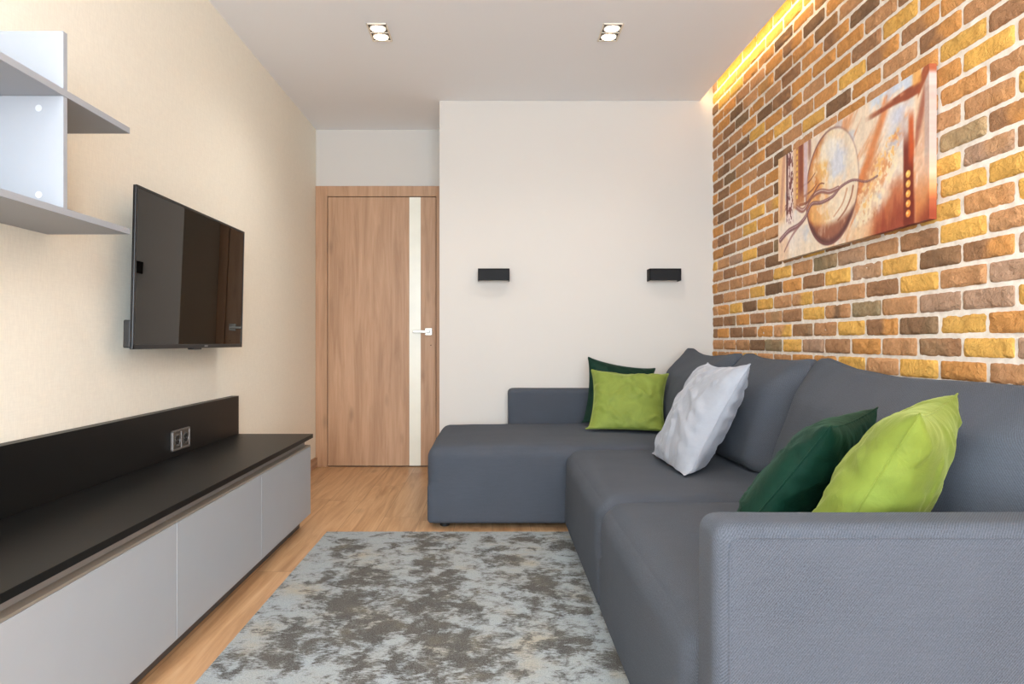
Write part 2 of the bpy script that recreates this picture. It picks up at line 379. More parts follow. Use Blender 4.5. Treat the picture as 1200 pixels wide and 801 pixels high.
for k in range(-12, 25):
    z0 = .877+PZ*k
    jit = rng.uniform(-.012, .012)*(0 if -2 < k < 14 else 1)
    for n in range(-17, 13):
        base = (2.152 if k % 2 == 0 else 2.041)+jit
        ya = base+PY_*(n-1)+JT/2+rng.uniform(-.002, .002); yb = base+PY_*n-JT/2+rng.uniform(-.002, .002)
        if ya > YB-.01 or yb < YN+.02: continue
        yb = min(yb, YB-.001); ya = max(ya, YN)
        zc = z0+HZ/2; hz = HZ/2+rng.uniform(-.0012, .0012); hy = (yb-ya)/2; yc = (ya+yb)/2
        # front face grid with ragged, rounded edges
        rnd = .10
        sx = np.sign(gu)*(1-(1-np.abs(gu))**1.0); su = gu.copy(); sv = gv.copy()
        px_ = yc+hy*su; pz_ = zc+hz*sv
        edge = np.maximum(np.abs(gu), np.abs(gv))
        rag = (vnoise(px_*70+k*3.1, pz_*70, 5)-.5)*.007+(vnoise(px_*200+k*1.7, pz_*200, 8)-.5)*.005
        isu = (np.abs(gu) > .99); isv = (np.abs(gv) > .99)
        corner = np.clip((np.abs(gu)*hy-(hy-.008))/.008, 0, 1)*np.clip((np.abs(gv)*hz-(hz-.008))/.008, 0, 1)
        px_ = px_-np.sign(gu)*np.where(isu, np.abs(rag)*.7, 0)-np.sign(gu)*corner*.0022
        pz_ = pz_-np.sign(gv)*np.where(isv, np.abs(rag)*.55, 0)-np.sign(gv)*corner*.0022
        dep = (vnoise(px_*26, pz_*34+k, 11)-.5)*.007+(vnoise(px_*80, pz_*80, 12)-.5)*.005
        rim = np.where(isu | isv, .0045, 0)
        x = XR+rim-dep*np.where(isu | isv, .4, 1)+rng.uniform(-.0015, .0015)
        b0 = len(bv)
        for a in range(NV):
            for b in range(NU): bv.append((x[a, b], px_[a, b], pz_[a, b]))
        for q in quads: bf.append((b0+q[0], b0+q[3], b0+q[2], b0+q[1]))
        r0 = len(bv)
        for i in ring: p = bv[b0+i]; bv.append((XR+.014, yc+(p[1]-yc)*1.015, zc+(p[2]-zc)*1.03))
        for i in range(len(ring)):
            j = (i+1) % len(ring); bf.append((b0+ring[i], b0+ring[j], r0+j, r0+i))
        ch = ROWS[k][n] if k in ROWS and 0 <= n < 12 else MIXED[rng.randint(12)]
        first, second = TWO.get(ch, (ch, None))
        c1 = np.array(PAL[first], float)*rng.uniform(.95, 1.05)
        if second is None:
            c2 = np.array(PAL[(2, 3, 1, 2, 5, 3)[rng.randint(6)]], float); wgt = .35*sstep(.5, .8, vnoise(px_*7, pz_*10, 21+k))
            if ch == 0: wgt = wgt*.35
        else:
            c2 = np.array(PAL[second], float)
            wgt = sstep(-.35, .45, -gu+(vnoise(px_*20, pz_*30, 3)-.5)*.8) if ch != 10 else 1-sstep(.1, .5, np.abs(gu)+.3*(vnoise(px_*20, pz_*30, 3)-.5))
        cc = c1+(c2-c1)*wgt[..., None]
        cc = cc*(1+.10*(fbm(px_*22, pz_*22, 31)-.5)[..., None])
        cl = ((np.clip(cc, 0, 255)/255+.055)/1.055)**2.4
        fl = cl.reshape(-1, 3)
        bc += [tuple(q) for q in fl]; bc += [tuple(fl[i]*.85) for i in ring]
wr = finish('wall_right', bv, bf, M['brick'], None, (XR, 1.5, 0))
ca = wr.data.color_attributes.new('tone', 'FLOAT_COLOR', 'POINT')
ca.data.foreach_set('color', np.hstack([np.array(bc), np.ones((len(bc), 1))]).ravel())
wr.data.set_sharp_from_angle(angle=R(50))
struct(wr)
mo = struct(MB().box(XR+.0055, XR+.15, YN, YB, 0, 2.70, 0).build('mortar_bed', M['mortar'], wr, smooth=False)); mo.pop('kind', None)

# ---- baseboards
struct(MB().box(XL, XL+.014, 3.52, YD-.002, 0, .075, .003).build('baseboard_left', M['skirt']))
struct(MB().box(-.346, .0, YB-.014, YB, 0, .075, .003).build('baseboard_back', M['skirt']))

# ---- door
dr = empty('door_1', (-.82, YD, 0), kind='structure')
DZ = 1.998
fm = MB()
fm.box(XL+.001, -1.222, YD-.022, YD-.0005, 0, 2.078, .002).box(-.415, -.348, YD-.022, YD-.0005, 0, 2.078, .002).box(-1.222, -.415, YD-.022, YD-.0005, 2.001, 2.078, .002)
fm.build('door_frame', M['door'], dr)
MB().box(-1.222, -.415, YD-.004, YD-.0006, 0, 2.001, 0).build('gap_shade', M['dark_gap'], dr, smooth=False)  # dark sheet behind the leaf, its colour stands for shade in the gaps
lf = MB().box(-1.2175, -.615, YD-.018, YD-.004, .008, DZ-.002, .001).box(-.531, -.419, YD-.018, YD-.004, .008, DZ-.002, .001).build('door_leaf', M['door'], dr)
MB().box(-.615, -.531, YD-.0165, YD-.004, .008, DZ-.002, .0005).build('glass_strip', M['glass_strip'], lf)
hd = MB().box(-.498, -.446, YD-.026, YD-.018, .974, 1.026, .002).build('door_handle', M['nickel'], dr)
MB().cyl((-.472, YD-.026, 1.0), (-.472, YD-.058, 1.0), .009).box(-.585, -.462, YD-.068, YD-.052, .990, 1.010, .003).build('lever', M['nickel'], hd)
MB().cyl((-.455, YD-.0205, .90), (-.455, YD-.018, .90), .004, n=12).build('key_hole', M['dark_gap'], dr)

# ---- floor rug
ny, nx = 150, 90
X0, X1, Y0, Y1 = -.797, .405, 1.02, 3.372
u = np.linspace(0, 1, nx); w = np.linspace(0, 1, ny); U, W = np.meshgrid(u, w)
RX = X0+(X1-X0)*U; RY = Y0+(Y1-Y0)*W
def fl(zx, zy):
    x = 200+zx/2.143; y = 600+zy/2.143; s = (y-CY)/CAMZ; return (x-CX)/s, FPX/s
dark = np.full_like(RX, -.02)
for zx, zy, rx, ry, a in ((440, 100, .07, .10, .7), (490, 165, .10, .14, .9), (440, 240, .12, .16, .95), (500, 300, .12, .14, .9), (560, 230, .06, .14, .6), (640, 75, .10, .12, .8), (680, 70, .1, .06, .7),
                          (650, 140, .07, .16, .8), (690, 175, .12, .12, .7), (655, 235, .10, .16, .95), (650, 310, .10, .12, .95), (700, 350, .10, .10, .85), (740, 395, .12, .08, .8), (760, 250, .1, .12, .55),
                          (830, 125, .12, .08, .75), (930, 185, .10, .14, .9), (940, 225, .10, .09, .8), (880, 75, .16, .05, .6), (1000, 335, .12, .07, .8), (900, 270, .10, .08, .7), (840, 365, .07, .06, .6), (930, 320, .1, .1, .5),
                          (310, 320, .07, .12, .85), (290, 370, .09, .08, .9), (180, 385, .10, .06, .6), (215, 290, .05, .12, .4), (590, 390, .08, .08, .85), (480, 400, .09, .06, .6), (1040, 230, .05, .3, .55), (985, 85, .05, .1, .7), (1100, 380, .06, .12, .6),
                          (780, 100, .2, .04, .45), (380, 180, .06, .1, .5), (560, 90, .08, .06, .45), (740, 300, .08, .1, .5)):
    fx, fy = fl(zx, zy)
    q = ((RX-fx)/rx)**2+((RY-fy)/(ry*1.25))**2
    dark = np.maximum(dark, a*np.exp(-q*.75))
far = sstep(1.95, 1.75, RY)
dark = dark*(1-far)+far*sstep(.42, .62, fbm(RX*4, RY*3, 9))
RZ = .011+.0015*(vnoise(RX*60, RY*60, 2)-.5)
vs = np.stack([RX, RY, RZ], -1).reshape(-1, 3).tolist(); ii = np.arange(nx*ny).reshape(ny, nx)
fs = [(ii[j, i], ii[j, i+1], ii[j+1, i+1], ii[j+1, i]) for j in range(ny-1) for i in range(nx-1)]
rg = list(ii[0, :])+list(ii[1:, -1])+list(ii[-1, -2::-1])+list(ii[-2:0:-1, 0]); b0 = len(vs)
vs += [(vs[i][0], vs[i][1], .0005) for i in rg]
fs += [(rg[i], b0+i, b0+(i+1) % len(rg), rg[(i+1) % len(rg)]) for i in range(len(rg))]
rug = finish('rug', vs, fs, M['rug'], None, ((X0+X1)/2, (Y0+Y1)/2, 0), True, 60)
dat = np.concatenate([dark.ravel(), dark.ravel()[rg]])
rug.data.attributes.new('dark', 'FLOAT', 'POINT').data.foreach_set('value', dat)
tag(rug, 'mottled grey and charcoal pile rug lying on the oak floor before the sofa', 'rug')

# ------------------------------------------------------------------ television wall
XF, DEP = -.906, .018
ends = [3.49, 2.745, 2.01, 1.275, .54]
clab = ['grey handleless drawer cabinet under the black top, farthest along, nearest the door',
        'grey handleless drawer cabinet under the black top, second along from the door',
        'grey handleless drawer cabinet third from the door, in the lower left corner',
        'grey handleless drawer cabinet under the black top, closest to the viewer at the left edge']
for i in range(4):
    ya, yb = ends[i+1], ends[i]
    cb = empty('tv_cabinet', (-1.10, (ya+yb)/2, 0), clab[i], 'cabinet', 'row of low drawer cabinets')
    m = MB()
    m.box(XL+.012, XF-DEP-.003, ya+.0006, yb-.0006, .065, .385, .001)       # carcass
    m.box(XL+.012, XF-.030, ya+.0006, yb-.0006, .385, .4445, .001)          # upper recess behind the finger grip
    m.build('carcass', M['carcass'], cb)
    MB().box(XL+.03, XF-.055, ya+.0006, yb-.0006, 0, .065, .001).build('plinth', M['plinth'], cb)
    d = MB().box(XF-DEP, XF, ya+.0011, yb-.0011, .070, .4045, .0012).build('drawer_front', M['grey_front'], cb)
    MB().box(XF-DEP-.012, XF-.0006, ya+.0011, yb-.0011, .405, .4125, .002).build('grip_profile', M['alu'], d)
wt = empty('worktop', (-1.10, 2.0, .445), 'long black board top running over the low grey cabinets', 'worktop')
MB().box(XL+.011, -.898, .54, 3.505, .445, .4645, .001).build('board', M['black_wood'], wt)
MB().box(XL+.003, -1.270, .54, 3.505, .465, .655, .001).build('back_panel', M['black_wood'], wt)
# double socket on the back panel
so = empty('power_socket', (-1.27, 2.84, .53), 'silver framed double wall socket on the black back panel', 'socket')
fr = MB()
y0, y1, z0, z1 = 2.760, 2.918, .490, .572
for q in ((y0, y1, z0, z0+.008), (y0, y1, z1-.008, z1), (y0, y0+.008, z0, z1), (y1-.008, y1, z0, z1), (2.835, 2.843, z0, z1)):
    fr.box(-1.2698, -1.259, q[0], q[1], q[2], q[3], .002)
fr.build('frame', M['silver'], so)
for yc in (2.801, 2.877):
    ins = MB().box(-1.2698, -1.262, yc-.0335, yc+.0335, z0+.008, z1-.008, .002)
    Mx = Matrix.Translation((-1.262, yc, .531)) @ Matrix.Rotation(R(90), 4, 'Y')
    ins.lathe([(.026, -.002), (.026, .003), (.022, .004), (.021, -.0005), (.0, -.0005)], 28, Mx)
    io = ins.build('socket_insert', M['socket'], so)
    MB().lathe([(.0005, .0002), (.0205, .0002), (.0205, -.0004)], 28, Mx).build('socket_well', M['foot'], io)
    pm = MB()
    for dy in (-.0095, .0095): pm.cyl((-1.2625, yc+dy, .531), (-1.2605, yc+dy, .531), .003, n=12)
    for dz in (-.019, .019): pm.box(-1.2625, -1.259, yc-.003, yc+.003, .531+dz-.002, .531+dz+.002, .0005)
    pm.build('contact', M['silver'], io)

# television: tilted out from the wall
TA, TB = Vector((-1.195, 2.336, 0)), Vector((-1.195, 3.350, 0))
TH = .551
tvyaw = math.atan2(-(TB.x-TA.x), (TB.y-TA.y))
tl = (TB-TA).length
tilt = R(1.3)
tvc = (TA+TB)/2+Vector((0, 0, 1.175))
tv = empty('television', tvc, 'large black flat television mounted on the beige left wall', 'television')
Mt = Matrix.Translation(tvc) @ Matrix.Rotation(tvyaw, 4, 'Z') @ Matrix.Rotation(tilt, 4, 'Y')
hw, hh = tl/2, TH/2
case = MB()
case.box(-.011, .0, -hw, hw, -hh, hh, .002, 2, Mt)
case.box(-.050, -.009, -hw+.24, hw-.14, -hh+.03, hh-.16, .012, 3, Mt)
case.build('case', M['tv_case'], tv)
bz = MB()
for q in ((-hw, hw, hh-.009, hh), (-hw, hw, -hh, -hh+.016), (-hw, -hw+.008, -hh, hh), (hw-.008, hw, -hh, hh)):
    bz.box(-.001, .003, q[0], q[1], q[2], q[3], .001, 1, Mt)
bz.build('bezel', M['tv_case'], tv)
MB().box(-.002, .001, -hw+.007, hw-.007, -hh+.015, hh-.008, 0, 1, Mt).build('screen', M['tv_glass'], tv, smooth=False)
MB().box(-.02, .004, -.04, .04, -hh-.006, -hh+.002, .002, 2, Mt).build('receiver', M['tv_case'], tv)
lg = MB()
for k in range(4): lg.box(.003, .0036, .07+k*.0085, .0765+k*.0085, -hh+.005, -hh+.011, 0, 1, Mt)
lg.build('emblem', M['logo'], tv, smooth=False)
br = MB()
br.box(XL+.001, XL+.012, 2.62, 3.10, 1.08, 1.32, .002).box(XL+.010, XL+.07, 2.83, 2.88, 1.16, 1.24, .003).box(XL+.010, XL+.085, 2.93, 2.98, 1.16, 1.24, .003)
br.build('wall_mount', M['bracket'], tv)
MB().box(-.034, -.010, -hw+.001, -hw+.16, -hh+.004, -hh+.098, .004, 2, Mt).build('connection_box', M['bracket'], tv)

# floating shelf unit
sx = -1.066
sh = empty('wall_shelf', (XL, 1.5, 1.24), 'pale grey floating shelf unit of two boards and uprights on the left wall', 'shelf')
MB().box(XL+.001, sx, .85, 2.058, 1.240, 1.2575, .0008).build('shelf_board', M['shelf'], sh)
MB().box(XL+.001, sx, .85, 2.058, 1.536, 1.5535, .0008).build('shelf_board', M['shelf'], sh)
up1 = MB().box(XL+.001, sx-.001, 1.740, 1.757, 1.5536, 1.697, .0008).build('upright', M['shelf'], sh)
up2 = MB().box(XL+.001, sx-.001, 1.740, 1.757, 1.2576, 1.5359, .0008).build('upright', M['shelf'], sh)
for zc in (1.505, 1.290):
    MB().cyl((sx-.062, 1.7402, zc), (sx-.062, 1.7388, zc), .0085, n=24, bev=.0005).build('screw_cap', M['cap'], up2)

# ------------------------------------------------------------------ wall lamps and ceiling spotlights
for (xa, xb, lab) in ((-.0925, .1105, 'black box wall lamp on the white wall, the left one, nearer the door'),
                      (1.011, 1.213, 'black box wall lamp on the white wall, the right one, nearer the brick')):
    wl = empty('wall_lamp', ((xa+xb)/2, YB, 1.36), lab, 'wall lamp', 'pair of black wall lamps')
    yf = YB-.088
    hm = MB()
    for q in ((xa, xb, yf, yf+.006, 1.319, 1.396), (xa, xa+.005, yf, YB-.001, 1.319, 1.396), (xb-.005, xb, yf, YB-.001, 1.319, 1.396), (xa, xb, yf, YB-.001, 1.389, 1.396)):
        hm.box(*q, .0008, 1)
    hm.build('housing', M['lamp_black'], wl)
    MB().box(xa+.006, xb-.006, yf+.007, YB-.002, 1.324, 1.330, .0008).build('diffuser', M['diffuser'], wl)
    MB().box(xa+.02, xb-.02, YB-.012, YB-.001, 1.335, 1.385, .001).build('mounting_plate', M['lamp_black'], wl)
def spot_light(name, x, y, power, size=2.5, col=(1, .95, .90)):
    l = bpy.data.lights.new(name, 'SPOT'); l.energy = power; l.spot_size = size; l.spot_blend = 1.0; l.color = col; l.shadow_soft_size = .05
    o = bpy.data.objects.new(name, l); o.location = (x, y, ZC-.03); link(o); return o
SPOT = 14
for (x, lab) in ((-.574, 'double recessed ceiling spotlight, the left of the two, above the television side'), (.600, 'double recessed ceiling spotlight, the right of the two, nearer the brick wall')):
    yc = 3.56
    sp = empty('ceiling_spotlight', (x, yc, ZC), lab, 'ceiling light', 'recessed double ceiling spotlights')
    fm = MB(); a, b = .052, .100
    for q in ((x-a, x+a, yc-b, yc-b+.008), (x-a, x+a, yc+b-.008, yc+b), (x-a, x-a+.008, yc-b, yc+b), (x+a-.008, x+a, yc-b, yc+b), (x-a, x+a, yc-.004, yc+.004)):
        fm.box(*q, ZC-.006, ZC-.0002, .0015)
    fm.build('trim_frame', M['spot_frame'], sp)
    MB().box(x-a+.006, x+a-.006, yc-b+.006, yc+b-.006, ZC-.0022, ZC-.0003, 0).build('recess', M['spot_ring'], sp, smooth=False)
    for dy in (-.048, .048):
        Mx = Matrix.Translation((x, yc+dy, ZC-.0022))
        rg_ = MB().lathe([(.042, 0), (.042, -.004), (.037, -.005), (.035, -.001)], 32, Mx).build('lamp_ring', M['spot_frame'], sp)
        MB().lathe([(.036, -.001), (.030, -.0035), (.018, -.005), (.0005, -.0055)], 32, Mx).build('bulb', M['spot_bulb'], rg_)
        spot_light('spot_beam', x, yc+dy, SPOT)
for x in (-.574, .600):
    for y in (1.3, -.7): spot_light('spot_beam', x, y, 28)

# LED tape on the lip of the ceiling slot
led = MB().box(XC-.010, XC-.0005, YN+.05, YB-.01, ZC+.0285, ZC+.031, 0).build('led_strip', M['led'], None, (XC-.005, 1.3, ZC+.03), False)
tag(led, 'warm LED strip glowing in the ceiling slot along the top of the brick wall', 'light strip')
al = bpy.data.lights.new('cove_glow', 'AREA'); al.shape = 'RECTANGLE'; al.size = 6.4; al.size_y = .02; al.energy = 12; al.color = (1, .76, .44)
ao = bpy.data.objects.new('cove_glow', al); ao.location = (XC-.002, 1.35, ZC+.045)
ao.rotation_euler = Vector((1, 0, -.35)).to_track_quat('-Z', 'Y').to_euler(); link(ao)

# ------------------------------------------------------------------ painting on the bricks
PY0, PY1, PZ0, PZ1, PF = 2.265, 3.460, 1.322, 1.825, 1.414
nu, nv = 520, 220
u = np.linspace(0, 1, nu); v = np.linspace(0, 1, nv); U, V = np.meshgrid(u, v)
AU, AV = U*2.38, V       # aspect-true coordinates
img = np.zeros((nv, nu, 3)); img[:] = (244, 222, 196)
def blend(mask, col):
    global img
    img = img*(1-mask[..., None])+np.array(col, float)*mask[..., None]
def band(d, w, soft): return 1-sstep(w-soft, w+soft, np.abs(d))
f1 = fbm(AU*6, AV*6, 1); f2 = fbm(AU*14, AV*14, 2, 3); f3 = fbm(AU*40, AV*40, 3, 2)
di = fbm((AU*.7-AV*.7)*9, (AU*.7+AV*.7)*2.2, 4)    # diagonal brush streaks rising to the right
vs_ = fbm(AU*26, AV*2.5, 6, 3)
blend(.75*sstep(.48, .66, di)*sstep(.3, .6, U), (224, 140, 84))
blend(.6*sstep(.55, .75, f1), (246, 236, 226))
blend(.5*sstep(.6, .75, fbm(AU*5+3, AV*5, 8)), (190, 200, 222))
# orange diagonal stroke left of centre right
dd = (AV-.30)-(AU-1.45)*1.35
blend(.85*band(dd, .075, .06)*sstep(1.40, 1.52, AU)*(1-sstep(1.85, 2.02, AU)), (220, 128, 70))
dd = (AV-.10)-(AU-1.50)*1.1
blend(.6*band(dd, .06, .07)*sstep(1.45, 1.6, AU)*(1-sstep(1.9, 2.05, AU)), (236, 160, 92))
# blue-white plume towards upper right
dd = (AU-1.98)-(AV-.55)*.28
blend(.8*band(dd, .10, .10)*sstep(.45, .6, V)*(1-sstep(.80, .88, V))*sstep(.35, .55, f2+.1), (206, 212, 232))
blend(.7*band(AU-1.93, .25, .05)*sstep(.89, .94, V)*sstep(.3, .5, f2), (206, 220, 240))
# rust ground lower right
blend(.85*sstep(.0, .20, (.38-V)-.9*np.abs(U-.85)+.3*(f1-.5))*sstep(.62, .74, U), (190, 98, 56))
blend(.75*sstep(.0, .24, (.28-V)-.8*np.abs(U-.88)+.3*(vs_-.5))*sstep(.68, .76, U), (140, 54, 36))
dd = (AV-.18)-(AU-1.5)*.75
blend(.95*band(dd+(f2-.5)*.25, .15, .07)*sstep(.40, .58, f3*.5+f2*.5)*sstep(1.42, 1.5, AU)*(1-sstep(1.98, 2.08, AU)), (246, 226, 190))
blend(.7*band(dd-.06+(f2-.5)*.25, .06, .05)*sstep(.5, .6, f3)*sstep(1.5, 1.6, AU)*(1-sstep(2.0, 2.1, AU)), (240, 178, 90))
blend(.7*(1-sstep(.07, .13, V+(f1-.5)*.08))*band(U-.64, .07, .04), (240, 196, 150))
# ellipse (egg) with brown outline
ex, ey, ea, eb = .445*2.38, .50, .19*2.38, .475
q = np.sqrt(((AU-ex)/ea)**2+((AV-ey)/eb)**2)
ins = 1-sstep(.97, 1.02, q)
blend(ins*.85, (246, 226, 198))
lf_ = sstep(-.15, .55, (ex-AU)/ea+.35*(f1-.5)*2+.15*(.5-V))
blend(ins*.75*lf_, (232, 158, 78))
blend(ins*.7*sstep(.5, .72, fbm(AU*9+AV*5, AV*4-AU*2, 40))*sstep(-.5, .3, (ex-AU)/ea), (244, 190, 96))
blend(ins*.55*sstep(.52, .72, fbm(AU*7+AV*4, AV*5, 41))*lf_, (206, 112, 52))
blend(ins*.85*(1-sstep(.35, .75, np.hypot((AU-ex-.10)/.26, (V-.66)/.26)+(f1-.5)*.9)), (212, 216, 230))
blend(ins*.8*(1-sstep(.25, .75, np.hypot((AU-ex+.06)/.26, (V-.80)/.18)+(f1-.5)*1.0)), (248, 240, 228))
blend(ins*.5*sstep(.56, .7, f2), (252, 238, 214))
ri = sstep(.80, 1.0, q)*ins
blend(.6*ri*sstep(ex+.02, ex-.2, AU), (176, 92, 52))
bowl = ins*sstep(.0, .07, .24-.16*((AU-ex)/ea)**2*-1-V-.15*np.clip((AU-ex)/ea, -1, 1)**2*-0+.03*(f2-.5))
bowl = ins*sstep(.0, .08, (.23+.10*((AU-ex)/ea)**2)-V)
blend(bowl*.9, (150, 84, 60)); blend(bowl*.7*sstep(.5, .65, vs_*.5+f2*.5), (206, 160, 132)); blend(bowl*.8*sstep(.86, .97, q), (84, 46, 46))
blend(bowl*.6*sstep(.0, .12, .12-V), (112, 64, 56))
blend(.85*band(q-1.0, .018, .02)*(.35+.65*sstep(ex+.35, ex-.2, AU)+.5*(1-sstep(.2, .5, V))), (122, 74, 70))
# flowing roots
def curve(pts, w0, w1, col, hi=None, a=.9):
    p = np.array(pts, float); tt = np.linspace(0, 1, 90); n = len(p)-1
    xs, ys = [], []
    for s in tt:
        k = min(int(s*n), n-1); f = s*n-k
        p0, p1, p2, p3 = p[max(k-1, 0)], p[k], p[k+1], p[min(k+2, n)]
        r = .5*((2*p1)+(-p0+p2)*f+(2*p0-5*p1+4*p2-p3)*f*f+(-p0+3*p1-3*p2+p3)*f**3)
        xs.append(r[0]*2.38); ys.append(r[1])
    dmin = np.full_like(U, 9); ww = np.zeros_like(U); up = np.zeros_like(U)
    for k in range(90):
        d = np.hypot(AU-xs[k], AV-ys[k]); c = d < dmin; dmin = np.where(c, d, dmin); ww = np.where(c, w0+(w1-w0)*tt[k], ww); up = np.where(c, AV-ys[k], up)
    blend(a*(1-sstep(.6, 1.15, dmin/ww)), col)
    if hi: blend(.8*(1-sstep(.2, .6, np.hypot(dmin, up-.35*ww)/ww))*(up > 0), hi)
blend(.8*(1-sstep(.5, 1, np.hypot((AU-.30)/.34, (V-.24)/.26)+(f1-.5)*.5)), (244, 226, 210))
blend(.75*(1-sstep(.5, 1, np.hypot((AU-.10)/.2, (V-.10)/.16)+(f1-.5)*.5)), (236, 196, 160))
curve([(.02, .20), (.10, .26), (.19, .28), (.25, .33), (.30, .42), (.38, .40), (.46, .41), (.52, .46), (.60, .47), (.68, .415), (.745, .42)], .030, .010, (124, 78, 80), (230, 200, 200))
curve([(.02, .42), (.08, .50), (.15, .48), (.23, .40), (.30, .48), (.37, .50), (.44, .46), (.50, .46)], .030, .022, (146, 92, 84), (240, 218, 206))
curve([(.20, .46), (.28, .46), (.36, .56), (.40, .55)], .016, .006, (136, 76, 56))
curve([(.22, .62), (.28, .63), (.33, .68)], .014, .005, (136, 76, 56))
curve([(.23, .52), (.30, .54), (.34, .58)], .014, .005, (150, 86, 56))
curve([(.60, .42), (.585, .34), (.55, .26), (.50, .20)], .016, .01, (150, 84, 56), None, .7)
curve([(.56, .42), (.53, .32), (.47, .24)], .016, .008, (196, 130, 90), None, .6)
curve([(.06, .08), (.13, .20), (.22, .30)], .012, .02, (150, 100, 98), None, .7)
# left strips
blend(.85*(1-sstep(.06, .075, U))*sstep(.32, .42, V), (238, 190, 136))
blend(.6*band((U-.035)-(V-.6)*.06, .014, .008)*sstep(.4, .5, V), (188, 128, 110))
m = band(U-.112, .032, .006)*sstep(.30, .36, V)
blend(.9*m, (236, 214, 206)); blend(m*sstep(.45, .58, fbm(AU*60, AV*30, 12, 2)), (120, 66, 62)); blend(.95*band(U-.086, .008, .004)*sstep(.40, .44, V), (92, 40, 36))
m = band(U-.195, .045, .008)*sstep(.42, .50, V)
blend(m*.9, (190, 118, 70)); blend(.9*band(U-.212, .018, .008)*sstep(.5, .62, V), (138, 66, 46)); blend(.6*band(U-.155, .014, .006)*sstep(.4, .5, V), (244, 206, 160))
for k in range(9):
    blend(1-sstep(.7, 1.1, np.hypot((AU-.178*2.38)/.016, (V-(.96-.052*k))/.022)), (246, 196, 84))
blend(.85*band(U-.252, .016, .008)*sstep(.45, .6, V), (208, 182, 192)); blend(.7*band(U-.285, .012, .008)*sstep(.75, .9, V), (140, 82, 70))
# dark red band with gold beads
m = band((U-.905)-.0*(V), .024, .006)*(1-sstep(.50, .70, V))
blend(m*.95, (120, 40, 24)); blend(.9*band(U-.918, .012, .008)*sstep(.35, .5, V)*(1-sstep(.68, .8, V)), (214, 92, 40))
for k in range(5):
    blend(1-sstep(.75, 1.1, np.hypot((AU-.904*2.38)/.030, (V-(.345-.067*k))/.027)), (246, 190-10*k, 96-8*k))
    blend(.8*(1-sstep(.5, 1.1, np.hypot((AU-.900*2.38)/.016, (V-(.350-.067*k))/.012))), (252, 226, 150))
# right strip
m = sstep(.93, .945, U)
blend(m*.9, (242, 210, 178)); blend(m*.35*sstep(.5, .65, di), (206, 140, 112)); blend(m*.7*sstep(.55, .68, fbm(AU*12, AV*4, 14)), (248, 234, 226))
blend(m*.8*band((V-.66)-(U-.955)*6.0, .09, .07)*(1-sstep(.975, .99, U)), (158, 84, 62)); blend(m*.75*sstep(.975, .985, U)*sstep(.25, .5, V), (186, 163, 156))
blend(m*.85*sstep(.36, .12, V+(f1-.5)*.2), (214, 128, 66)); blend(m*.85*sstep(.20, .02, V+.9*(U-.99)*-2+(f1-.5)*.1), (140, 52, 32))
# brown beam upper right
t_ = .875+.012*np.sin(U*9)
blend(.95*band(V-t_+.02*(di-.5), .018+.022*sstep(.75, .95, U), .010)*sstep(.67, .76, U+(vs_-.5)*.06)*(1-sstep(.955, .965, U)), (152, 72, 42))
blend(.5*band(V-t_-.02, .010, .008)*sstep(.66, .74, U)*(1-sstep(.9, .95, U))*sstep(.4, .6, vs_), (226, 168, 130))
blend(.95*band((V-.93)-(U-.97)*2.6, .055, .02)*sstep(.945, .955, U), (168, 84, 50))
blend(.8*band(U-.945, .02, .008)*sstep(.90, .93, V), (240, 170, 84))
img = img*(.95+.10*(f3-.5)[..., None]+.08*(vs_-.5)[..., None])
lim = ((np.clip(img, 0, 255)/255+.055)/1.055)**2.4
# canvas wraps round its stretcher: front grid plus side returns carrying the edge colours
vs = []; cl = []
for j in range(nv):
    for i in range(nu):
        vs.append((PF, PY1+(PY0-PY1)*u[i], PZ0+(PZ1-PZ0)*v[j])); cl.append(lim[j, i])
ii = np.arange(nu*nv).reshape(nv, nu)
fs = [(ii[j, i], ii[j, i+1], ii[j+1, i+1], ii[j+1, i]) for j in range(nv-1) for i in range(nu-1)]
rg = list(ii[0, :])+list(ii[1:, -1])+list(ii[-1, -2::-1])+list(ii[-2:0:-1, 0]); b0 = len(vs)
for i in rg: vs.append((XR-.003, vs[i][1], vs[i][2])); cl.append(cl[i])
fs += [(rg[i], b0+i, b0+(i+1) % len(rg), rg[(i+1) % len(rg)]) for i in range(len(rg))]
pic = empty('painting', (XR, (PY0+PY1)/2, PZ0), 'wide unframed abstract canvas in orange, cream and brown hung on the brick wall', 'painting')
cv = finish('canvas', vs, fs, M['canvas'], pic, None, True, 40)
cv.data.color_attributes.new('paint', 'FLOAT_COLOR', 'POINT').data.foreach_set('color', np.hstack([np.array(cl), np.ones((len(cl), 1))]).ravel())
st = MB()
for q in ((PY0+.004, PY1-.004, PZ0+.004, PZ0+.034), (PY0+.004, PY1-.004, PZ1-.034, PZ1-.004), (PY0+.004, PY0+.034, PZ0+.034, PZ1-.034), (PY1-.034, PY1-.004, PZ0+.034, PZ1-.034)):
    st.box(PF+.003, XR-.0035, *q, .001)
st.build('stretcher_frame', M['skirt'], pic)

